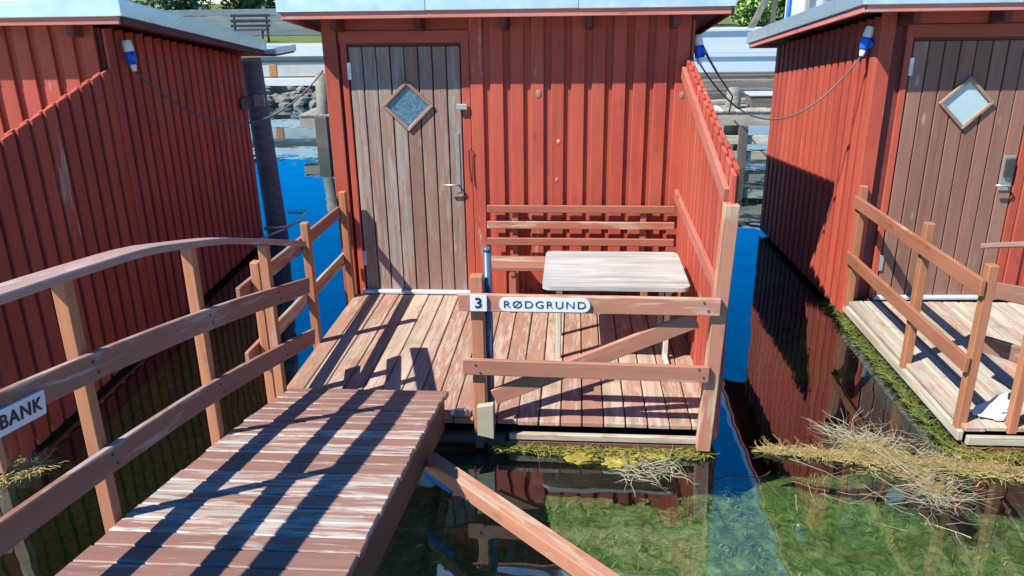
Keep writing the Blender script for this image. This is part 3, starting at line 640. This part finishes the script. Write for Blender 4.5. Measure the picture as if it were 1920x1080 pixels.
# ------------------------------------------------------------------ weeds
def strands(name, label, mat, n, place, L, rad, flat=0.5, zr=0.02, curl=0.9, seg=6, cat='weed'):
    bm = bmesh.new()
    for i in range(n):
        p, ang = place(); l = random.uniform(*L); pts = []; a = ang; q = Vector(p); dz = random.uniform(-0.3, 0.5)*flat
        for k in range(seg):
            pts.append(q.copy()); a += random.gauss(0, curl*0.5); q = q + Vector((math.cos(a), math.sin(a), dz))*(l/seg); dz += random.gauss(0, 0.35)*flat
            if q.z < p[2]-zr: dz = abs(dz)*0.3; q.z = p[2]-zr
            if q.z > p[2]+zr*3: dz = -abs(dz)
        rr = random.uniform(*rad); tube(bm, pts, [rr*(1-0.6*k/(seg-1)) for k in range(seg)], 3, False)
    o = bmobj(name, bm, mat); return tag(o, label, cat, None, 'stuff') if label else o
def poly_place(poly, spread, z, ang=None):
    def f():
        t = random.random()*(len(poly)-1); i = int(t); a, b = Vector(poly[i]), Vector(poly[i+1]); p = a.lerp(b, t-i)
        s_ = spread[i]*(1-(t-i)) + spread[i+1]*(t-i)
        p += Vector((random.gauss(0, s_*0.5), random.gauss(0, s_), 0))
        dirn = math.atan2(b.y-a.y, b.x-a.x) + random.gauss(0, 0.8) + random.choice((0, math.pi))
        return (p.x, p.y, z + abs(random.gauss(0, 0.008))), dirn if ang is None else random.gauss(ang, 1.0)
    return f
wz = WATER+0.004
strands('floating_weed', 'dry straw coloured weed raft floating before the right deck', M['straw'], 1100,
        poly_place([Vector((1.40, -1.93, 0)), Vector((1.75, -1.98, 0)), Vector((2.05, -2.0, 0)), Vector((2.40, -2.06, 0)), Vector((2.65, -2.1, 0))], [0.010, 0.035, 0.10, 0.06, 0.04], wz+0.006), (0.03, 0.13), (0.0010, 0.0026), curl=1.3)
bm = bmesh.new()
for x, y, sx, sy_, sd in ((1.50, -1.945, .13, .016, 1), (1.68, -1.965, .16, .03, 2), (1.86, -1.97, .17, .05, 3), (2.02, -1.98, .17, .07, 4), (1.98, -1.88, .14, .05, 5), (2.2, -2.03, .19, .055, 6), (2.42, -2.06, .2, .045, 7), (2.6, -2.08, .2, .04, 8), (2.12, -2.13, .10, .07, 9), (2.16, -2.25, .07, .06, 10)):
    q = bmesh.ops.create_icosphere(bm, subdivisions=4, radius=1)
    for v in q['verts']:
        n_ = noise.noise(v.co*2.6+Vector((sd*3.1, 0, 0)))*0.6 + noise.noise(v.co*7+Vector((0, sd*2.7, 0)))*0.35
        v.co = v.co*(1+n_); v.co = Vector((x + v.co.x*sx, y + v.co.y*sy_, wz + 0.006 + v.co.z*0.018))
tag(bmobj('floating_weed', bm, M['mat'], None, None, True), 'matted yellow brown base of the weed raft before the right deck', 'weed', None, 'stuff')
strands('floating_weed', 'tangle of pale dry stalks trailing from the weed raft', M['strawpale'], 420,
        poly_place([Vector((1.85, -1.78, 0)), Vector((2.05, -1.85, 0)), Vector((2.2, -2.2, 0)), Vector((2.12, -2.38, 0))], [0.05, 0.08, 0.08, 0.06], wz), (0.08, 0.34), (0.001, 0.0026), zr=0.03)
strands('floating_weed', 'few long loose stalks floating left of the weed raft', M['strawpale'], 26,
        poly_place([Vector((1.35, -2.1, 0)), Vector((1.7, -2.25, 0)), Vector((2.2, -2.6, 0))], [0.07, 0.10, 0.12], wz), (0.15, 0.4), (0.001, 0.0022), curl=0.3)
strands('algae_fringe', 'olive algae fringe along the front of the middle deck', M['algae'], 1100,
        poly_place([Vector((-0.02, -1.97, 0)), Vector((0.5, -2.0, 0)), Vector((1.08, -1.99, 0))], [0.02, 0.035, 0.03], wz), (0.03, 0.10), (0.002, 0.0045))
strands('floating_weed', 'pale twiggy weed tuft floating below the front railing', M['strawpale'], 90,
        poly_place([Vector((0.62, -2.14, 0)), Vector((0.75, -2.2, 0)), Vector((0.92, -2.12, 0))], [0.05, 0.05, 0.03], wz), (0.08, 0.22), (0.0014, 0.003), zr=0.03)
strands('algae_fringe', 'green moss fringe along the left edge of the right deck', M['moss'], 950,
        poly_place([Vector((2.36, 0.25, 0)), Vector((2.375, -0.8, 0)), Vector((2.38, -1.9, 0))], [0.02, 0.03, 0.035], wz+0.015), (0.03, 0.12), (0.002, 0.0045), zr=0.04)
strands('algae_fringe', 'yellow brown algae along the front of the right deck', M['algae'], 800,
        poly_place([Vector((2.42, -1.93, 0)), Vector((2.8, -1.96, 0)), Vector((3.3, -1.93, 0))], [0.03, 0.04, 0.03], wz+0.01), (0.03, 0.12), (0.002, 0.0045), zr=0.03)
strands('floating_weed', 'yellow weed patch floating at the left edge under the gangway rail', M['straw'], 500,
        poly_place([Vector((-2.95, -2.44, 0)), Vector((-2.62, -2.44, 0)), Vector((-2.44, -2.30, 0))], [0.07, 0.07, 0.03], wz), (0.04, 0.14), (0.0014, 0.0035))
def clump(label, x, y, sx, sy_, seed):
    bm = bmesh.new(); bmesh.ops.create_icosphere(bm, subdivisions=4, radius=1)
    for v in bm.verts:
        n_ = noise.noise(v.co*2.3+Vector((seed, 0, 0)))*0.55 + noise.noise(v.co*6+Vector((0, seed, 0)))*0.22
        v.co = v.co*(1+n_); v.co = Vector((v.co.x*sx, v.co.y*sy_, v.co.z*0.016))
    tag(bmobj('algae_clump', bm, M['yellow'], None, Matrix.Translation((x, y, WATER+0.004)), True), label, 'algae', 'yellow algae clumps floating below the deck')
clump('left one of two bright yellow algae clumps below the front railing', 0.41, -2.06, 0.075, 0.055, 1.3)
clump('right one of two bright yellow algae clumps below the front railing', 0.63, -2.10, 0.09, 0.06, 5.1)
clump('thin flat yellow algae clump beside the deck edge', 0.80, -2.03, 0.11, 0.022, 8.7)
clump('yellow algae clump at the far left edge by the rail', -2.66, -2.43, 0.11, 0.07, 3.9)

# weeds on the bed
bm = bmesh.new()
for i in range(26000):
    x = random.uniform(-3.6, 3.6); y = random.uniform(-4.2, -0.6); z = bed_z(x, y)
    if noise.noise((x*1.6, y*1.6, 7)) < random.uniform(-0.5, 0.3): continue
    a = random.gauss(0.6, 1.0); l = random.uniform(0.02, 0.065); w_ = random.uniform(0.0010, 0.0026); up = random.uniform(-0.1, 0.25)
    d = Vector((math.cos(a), math.sin(a), up)).normalized()*l; s_ = Vector((-math.sin(a), math.cos(a), 0))*w_; p = Vector((x, y, z-0.01))
    q1 = p+d*0.5+Vector((0, 0, 0.01)); v = [bm.verts.new(k) for k in (p-s_, p+s_, q1+s_, q1-s_, p+d)]
    bm.faces.new(v[:4]); bm.faces.new((v[3], v[2], v[4]))
tag(bmobj('bottom_weed', bm, M['weed']), 'green weed growing on the shallow bottom', 'weed', None, 'stuff')
# sunken timbers
for lab, p0, p1, w in (('sunken pale timber lying slanted on the bottom at the lower right', (2.46, -1.98, -0.56), (2.05, -2.50, -0.60), 0.10),):
    r = thing('sunken_timber', lab, 'timber', p0); board('timber', r, M['grey'], (0, 0, 0), Vector(p1)-Vector(p0), w, 0.06, (1, -1, 0))

# ------------------------------------------------------------------ background: jetties, quay, hedge
def jetty(label, loc, rz, x0, x1, top, posts, extra):
    r = thing('jetty', label, 'jetty', loc, rz, 'old timber jetties behind the huts')
    board('beam', r, M['grey'], (x0, 0, top-0.09), (x1, 0, top-0.09), 0.18, 0.16, (0, 0, 1))
    n = int((x1-x0)/0.16)
    for i in range(n): board('plank', r, M['grey'], (x0+0.16*(i+.5), -0.1, top+0.015), (x0+0.16*(i+.5), 1.1, top+0.015), 0.15, 0.03, (1, 0, 0), 0.02)
    board('beam', r, M['grey'], (x0, 1.0, top-0.09), (x1, 1.0, top-0.09), 0.18, 0.16, (0, 0, 1))
    for x, z1, w in posts: board('post', r, M['greydark'], (x, -0.11, -2.0), (x, -0.11, z1), w, w, (1, 0, 0))
    for z in extra: board('slat', r, M['grey'], (x0, -0.09 if z < top-0.2 else -0.1, z), (x1, -0.09, z), 0.12, 0.05, (0, 0, 1))
    return r
jetty('low grey timber jetty seen between the left and middle huts', (0, 7.5, 0), 0, -4.25, -0.6, 0.34, ((-3.85, 0.34, 0.20), (-2.2, 0.5, 0.2)), ())
jetty('grey timber jetty seen between the middle and right huts', (0, 5.85, 0), 0, 0.2, 6.0, 0.60, ((1.2, 0.5, 0.16), (2.72, 0.42, 0.12), (4.3, 0.5, 0.16)), (0.22, 0.0))
r = thing('mooring_pile', 'grey weathered pile stump rising above the jetty left of the middle hut', 'pile', (-3.86, 7.55, 0))
tube_obj('trunk', [(0, 0, -2), (0, 0, 0.4), (0.01, 0, 1.02)], [0.12, 0.115, 0.105], M['stump'], r, 14)
r = thing('mooring_pile', 'short rounded pile stump on the jetty right of the middle hut', 'pile', (2.60, 6.0, 0))
bm = bmesh.new(); tube(bm, [(0, 0, -2), (0, 0, 0.55), (0.0, 0, 0.85), (0.0, 0, 0.92)], [0.115, 0.11, 0.105, 0.075], 14); bmobj('trunk', bm, M['stump'], r, None, True)
# timber cribs behind the right jetty
k = 0
for lab, x0, x1, y, z, mt in (('nearest dark timber baulk behind the right jetty', 1.7, 6.2, 7.3, 0.66, 'greydark'), ('second grey brown timber baulk behind the right jetty', 1.9, 6.4, 8.1, 0.72, 'stump'),
                              ('third dark timber baulk behind the right jetty', 2.0, 6.4, 9.2, 0.70, 'greydark'), ('farthest dark timber baulk behind the right jetty', 2.3, 6.8, 10.6, 0.62, 'greydark')):
    r = thing('timber_baulk', lab, 'timber', (x0, y, z), 0, 'timber baulks behind the right jetty')
    board('beam', r, M[mt], (0, 0, 0), (x1-x0, 0.15, 0.0), 0.20, 0.22, (0, 0, 1))
    for q in (0.1, 0.5, 0.9): board('post', r, M['greydark'], ((x1-x0)*q, 0.24, -2.4), ((x1-x0)*q, 0.24, -0.02), 0.14, 0.14, (1, 0, 0))

for i_, (x, y, a, L_, mt, lab) in enumerate(((2.25, 6.35, 0.25, 1.2, 'grey', 'loose grey plank lying askew on the jetty, nearest the pile stump'), (3.0, 6.6, -0.12, 1.6, 'greydark', 'loose dark plank lying across the jetty behind the pile stump'),
                          (2.3, 6.85, 0.05, 1.5, 'greydark', 'dark plank lying at the back edge of the jetty'))):
    r = thing('loose_plank', lab, 'plank', (x, y, 0.66+0.03*i_)); dx, dy = math.cos(a)*L_, math.sin(a)*L_
    board('plank', r, M[mt], (0, 0, 0), (dx, dy, 0.03), 0.16, 0.06, (-dy, dx, 0)); board('batten', r, M['greydark'], (dx*.3, dy*.3-.1, -0.028), (dx*.3+.02, dy*.3+.1, -0.028), 0.06, 0.03, (1, 0, 0))
r = thing('crate_box', 'low dark box with a pale lid on the jetty right of the pile stump', 'box', (3.15, 6.2, 0.63)); box_obj('body', (-0.3, -0.15, 0), (0.3, 0.2, 0.16), M['greydark'], r); box_obj('lid', (-0.32, -0.17, 0.162), (0.32, 0.22, 0.19), M['sill'], r)
# quay on the far side
QY = 13.4
r = thing('quay_wall', 'pale concrete and timber quay wall across the water', 'quay wall', (0, QY, 0))
box_obj('wall', (-40, 0.30, -2.5), (1.5, 1.4, 1.15), M['concrete'], r)
for z0, z1, y, mt in ((0.92, 1.16, 0.0, 'concretewhite'), (0.45, 0.78, 0.10, 'concrete'), (0.24, 0.42, 0.0, 'concretewhite')):
    x = -40
    while x < 1:
        board('panel', r, M[mt], (x+0.01, y+0.1, (z0+z1)/2), (min(x+3.9, 1.5), y+0.1, (z0+z1)/2), z1-z0, 0.2, (0, 0, 1)); x += 3.92
for x in (-6.9, -2.2, -11.5): box_obj('rust_stain', (x-0.09, 0.085, 0.45), (x+0.09, 0.099, 0.76), M['rust'], r, 0.001)
bm = bmesh.new()
for i in range(420):
    x = random.uniform(-14, 1); y = QY - random.uniform(-0.1, 0.75); s_ = random.uniform(0.06, 0.16)
    q = bmesh.ops.create_icosphere(bm, subdivisions=1, radius=s_)
    c = Vector((x, y, WATER + 0.28 - 0.42*(QY-y) + random.uniform(-.05, .05)))
    for v in q['verts']: v.co = c + Vector((v.co.x*1.2, v.co.y, v.co.z*0.8))*(1+0.35*noise.noise(v.co*9+c*3))
tag(bmobj('rubble', bm, M['rock']), 'grey rubble stones at the foot of the quay wall', 'stones', None, 'stuff')
bm = bmesh.new(); boxbm(bm, (-300, QY+0.4, -2.0), (300, 600, 1.12)); tag(bmobj('ground', bm, M['grass']), kind='structure')
# grey board fence with posts behind the quay
r = thing('board_fence', 'long blue grey board fence on the quay behind the left hut', 'fence', (-24, 20, 1.12))
for k in range(4): board('fence_board', r, M['fencegrey'], (0, 0, 0.12+0.20*k), (21, 0, 0.12+0.20*k), 0.185, 0.03, (0, 0, 1), 0.01)
for k in range(11): board('post', r, M['fencegrey'], (0.2+2.05*k, 0.06, -0.05), (0.2+2.05*k, 0.06, 0.9), 0.1, 0.08, (1, 0, 0))
r = thing('park_bench', 'black slatted bench on the quay before the grey fence', 'bench', (-8.45, 16.2, 1.12))
for k in range(3): board('back_slat', r, M['black'], (-0.55, 0.12+0.02*k, 0.42+0.13*k), (0.55, 0.12+0.02*k, 0.42+0.13*k), 0.07, 0.03, (0, 0, 1))
for k in range(3): board('seat_slat', r, M['black'], (-0.55, 0.0-0.13*k, 0.32), (0.55, -0.13*k, 0.32), 0.09, 0.03, (0, 1, 0))
for x in (-0.45, 0.45):
    board('leg', r, M['black'], (x, 0.16, 0), (x, 0.16, 0.72), 0.05, 0.04, (1, 0, 0)); board('leg', r, M['black'], (x, -0.28, 0), (x, -0.22, 0.31), 0.05, 0.04, (1, 0, 0))
r = thing('park_bench', 'black slatted bench far along the quay, partly hidden by the left roof', 'bench', (-12.3, 16.9, 1.12))
for k in range(3): board('seat_slat', r, M['greydark'], (-0.9, -0.13*k, 0.32), (0.9, -0.13*k, 0.32), 0.09, 0.03, (0, 1, 0))
for x in (-0.7, 0.7): board('leg', r, M['greydark'], (x, -0.13, 0), (x, -0.13, 0.30), 0.05, 0.3, (1, 0, 0))
def leaves(n, rx, ry, rz_, size):
    bm = bmesh.new()
    for i in range(n):
        u = Vector((random.gauss(0, 1), random.gauss(0, 1), random.gauss(0, 1))).normalized()*(random.random()**0.4)
        nn = 0.75+0.5*noise.noise(u*2.2); p = Vector((u.x*rx, u.y*ry, (u.z+1)*rz_))*nn
        a = Vector((random.gauss(0, 1), random.gauss(0, 1), random.gauss(0, 1))).normalized()*size*random.uniform(.6, 1.4); b = a.orthogonal().normalized()*a.length*0.55
        bm.faces.new([bm.verts.new(p+x) for x in (-a, -b*1.0, a, b)])
    me = bpy.data.meshes.new('foliage'); bm.to_mesh(me); bm.free(); return me
LM = [leaves(3200, 1.7, 1.2, 1.5, 0.09), leaves(3200, 1.4, 1.2, 1.25, 0.09)]
LM2 = [m_.copy() for m_ in LM]
for a in LM: a.materials.append(M['leaf'])
for a in LM2: a.materials.append(M['leafdark'])
stem_me = None
for i in range(26):
    x = -27 + i*1.75 + random.uniform(-.3, .3); y = 23 + random.uniform(-1, 2.5); dark = i in (6, 7, 8, 9, 10) or i % 5 == 3
    t = thing('bush', 'dark green bush in the hedge behind the quay' if dark else 'leafy light green bush in the hedge behind the quay', 'bush', (x, y, 1.1), random.uniform(0, 6), 'bushes in the hedge behind the quay')
    f_ = link('foliage', (LM2 if dark else LM)[i % 2], None, t, Matrix.Scale(random.uniform(0.85, 1.15), 4))
    if stem_me is None: st = tube_obj('stem', [(0, 0, -0.05), (0.03, 0, 0.5), (0, 0.05, 1.2)], [0.06, 0.05, 0.03], M['greydark'], t, 6); stem_me = st.data
    else: link('stem', stem_me, None, t)
r = thing('dinghy', 'upturned white dinghy lying on the grass behind the left roof', 'dinghy', (-14.15, 17.0, 1.40), 0.1)
bm = bmesh.new(); bmesh.ops.create_uvsphere(bm, u_segments=24, v_segments=12, radius=1)
for v in bm.verts: v.co = Vector((v.co.x*0.62, v.co.y*0.45*(1-0.25*v.co.x), max(-0.05, v.co.z)*0.62*(1-0.18*v.co.x)))
bmobj('hull', bm, M['whitewall'], r, None, True); box_obj('trestle', (-0.4, -0.25, -0.28), (0.4, 0.25, -0.02), M['greydark'], r); board('keel', r, M['sill'], (-0.5, 0, 0.66), (0.3, 0, 0.62), 0.03, 0.03, (0, 0, 1))
# right background: white hull on the slip, post, shed, blue tarp
r = thing('white_boat', 'white boat hull laid up behind the jetty between the huts', 'boat', (4.6, QY+0.1, 0.30))
bm = bmesh.new(); prof = [(-1.9, 0.0), (-1.75, 0.0), (2.6, 0.0), (3.1, 1.1), (-1.85, 1.08)]
rings = []
for y, sh in ((0.0, 0.0), (0.25, -0.05), (1.6, -0.05), (1.85, 0.0)): rings.append([bm.verts.new((px_+(0.05 if y in (0.25, 1.6) else 0), y+(0.12*(1-pz/1.1) if y < 1 else -0.12*(1-pz/1.1)), pz+(0 if sh == 0 else 0))) for px_, pz in prof])
for a, b in zip(rings, rings[1:]):
    for q in range(5): bm.faces.new((a[q], a[(q+1) % 5], b[(q+1) % 5], b[q]))
bm.faces.new(rings[0][::-1]); bm.faces.new(rings[-1]); bmesh.ops.recalc_face_normals(bm, faces=bm.faces[:])
bmobj('hull', bm, M['whitewall'], r); board('gunwale', r, M['sill'], (-1.85, -0.02, 1.10), (3.1, -0.02, 1.12), 0.06, 0.06, (0, 0, 1))
box_obj('fender', (0.75, -0.12, 0.35), (0.98, 0.0, 0.72), M['black'], r, 0.03)
board('rub_strip', r, M['sill'], (-1.85, -0.01, 0.62), (2.9, -0.01, 0.62), 0.035, 0.03, (0, 0, 1))
r = thing('blue_post', 'thin blue mast standing beside the white hull', 'mast', (4.95, 13.0, 0.4)); tube_obj('shaft', [(0, 0, -0.6), (0.02, 0, 2.6)], 0.05, M['plugblue'], r)
r = thing('shed', 'small weathered shed with pale walls behind the right hut', 'shed', (6.6, 14.6, 1.12))
box_obj('wall', (-0.9, 0, 0), (1.6, 1.8, 1.9), M['concretewhite'], r); box_obj('roof', (-1.1, -0.2, 1.9), (1.8, 2, 2.0), M['greydark'], r)
box_obj('door', (-0.3, -0.02, 0), (0.35, 0.0, 1.5), M['concrete'], r); board('beam', r, M['greydark'], (-1.1, -0.1, 0.10), (1.6, -0.1, 0.10), 0.14, 0.14, (0, 0, 1))
for x in (-0.85, -0.45, 0.5): board('post', r, M['grey'], (x, -0.08, 0), (x, -0.08, 1.9), 0.09, 0.09, (1, 0, 0))
r = thing('lean_to_frame', 'dark sloping timber strut beside the blue mast', 'strut', (4.3, 14.2, 1.12)); board('strut', r, M['greydark'], (0, 0, 0.0), (0.55, 0, 1.2), 0.14, 0.1, (1, 0, 0)); board('strut', r, M['greydark'], (0.62, 0, 0.0), (0.62, 0, 1.2), 0.10, 0.1, (1, 0, 0))
r = thing('tarp_cover', 'bright blue tarpaulin cover behind the right hut roof', 'tarpaulin', (9.0, 16.0, 1.12))
bm = bmesh.new(); g_ = [[bm.verts.new((-1.6+3.2*i/14, -0.8+1.6*j/6, 1.05+0.16*math.cos((j-3)/3*1.4)+0.04*noise.noise((i*.6, j*.8, 2)))) for i in range(15)] for j in range(7)]
for j in range(6):
    for i in range(14): bm.faces.new((g_[j][i], g_[j][i+1], g_[j+1][i+1], g_[j+1][i]))
q = bmesh.ops.extrude_face_region(bm, geom=bm.faces[:])
for v in q['geom']:
    if isinstance(v, bmesh.types.BMVert): v.co.z -= 0.75
bmesh.ops.recalc_face_normals(bm, faces=bm.faces[:]); bmobj('sheet', bm, M['plugblue'], r)
box_obj('cradle', (-1.4, -0.6, 0), (1.4, 0.6, 0.35), M['greydark'], r)
# pier under the photographer
r = thing('pier', 'plank pier from which the gangways start', 'pier', (0, -4.6, 0.56))
for k in range(14): board('plank', r, M['gangplank'], (-7, -0.075-0.145*k, 0), (8, -0.075-0.145*k, 0), 0.138, 0.03, (0, 1, 0), 0.004)
for k in range(6):
    for y in (-0.25, -1.8): board('post', r, M['greydark'], (-6.5+2.7*k, y, -3), (-6.5+2.7*k, y, -0.03), 0.16, 0.16, (1, 0, 0))
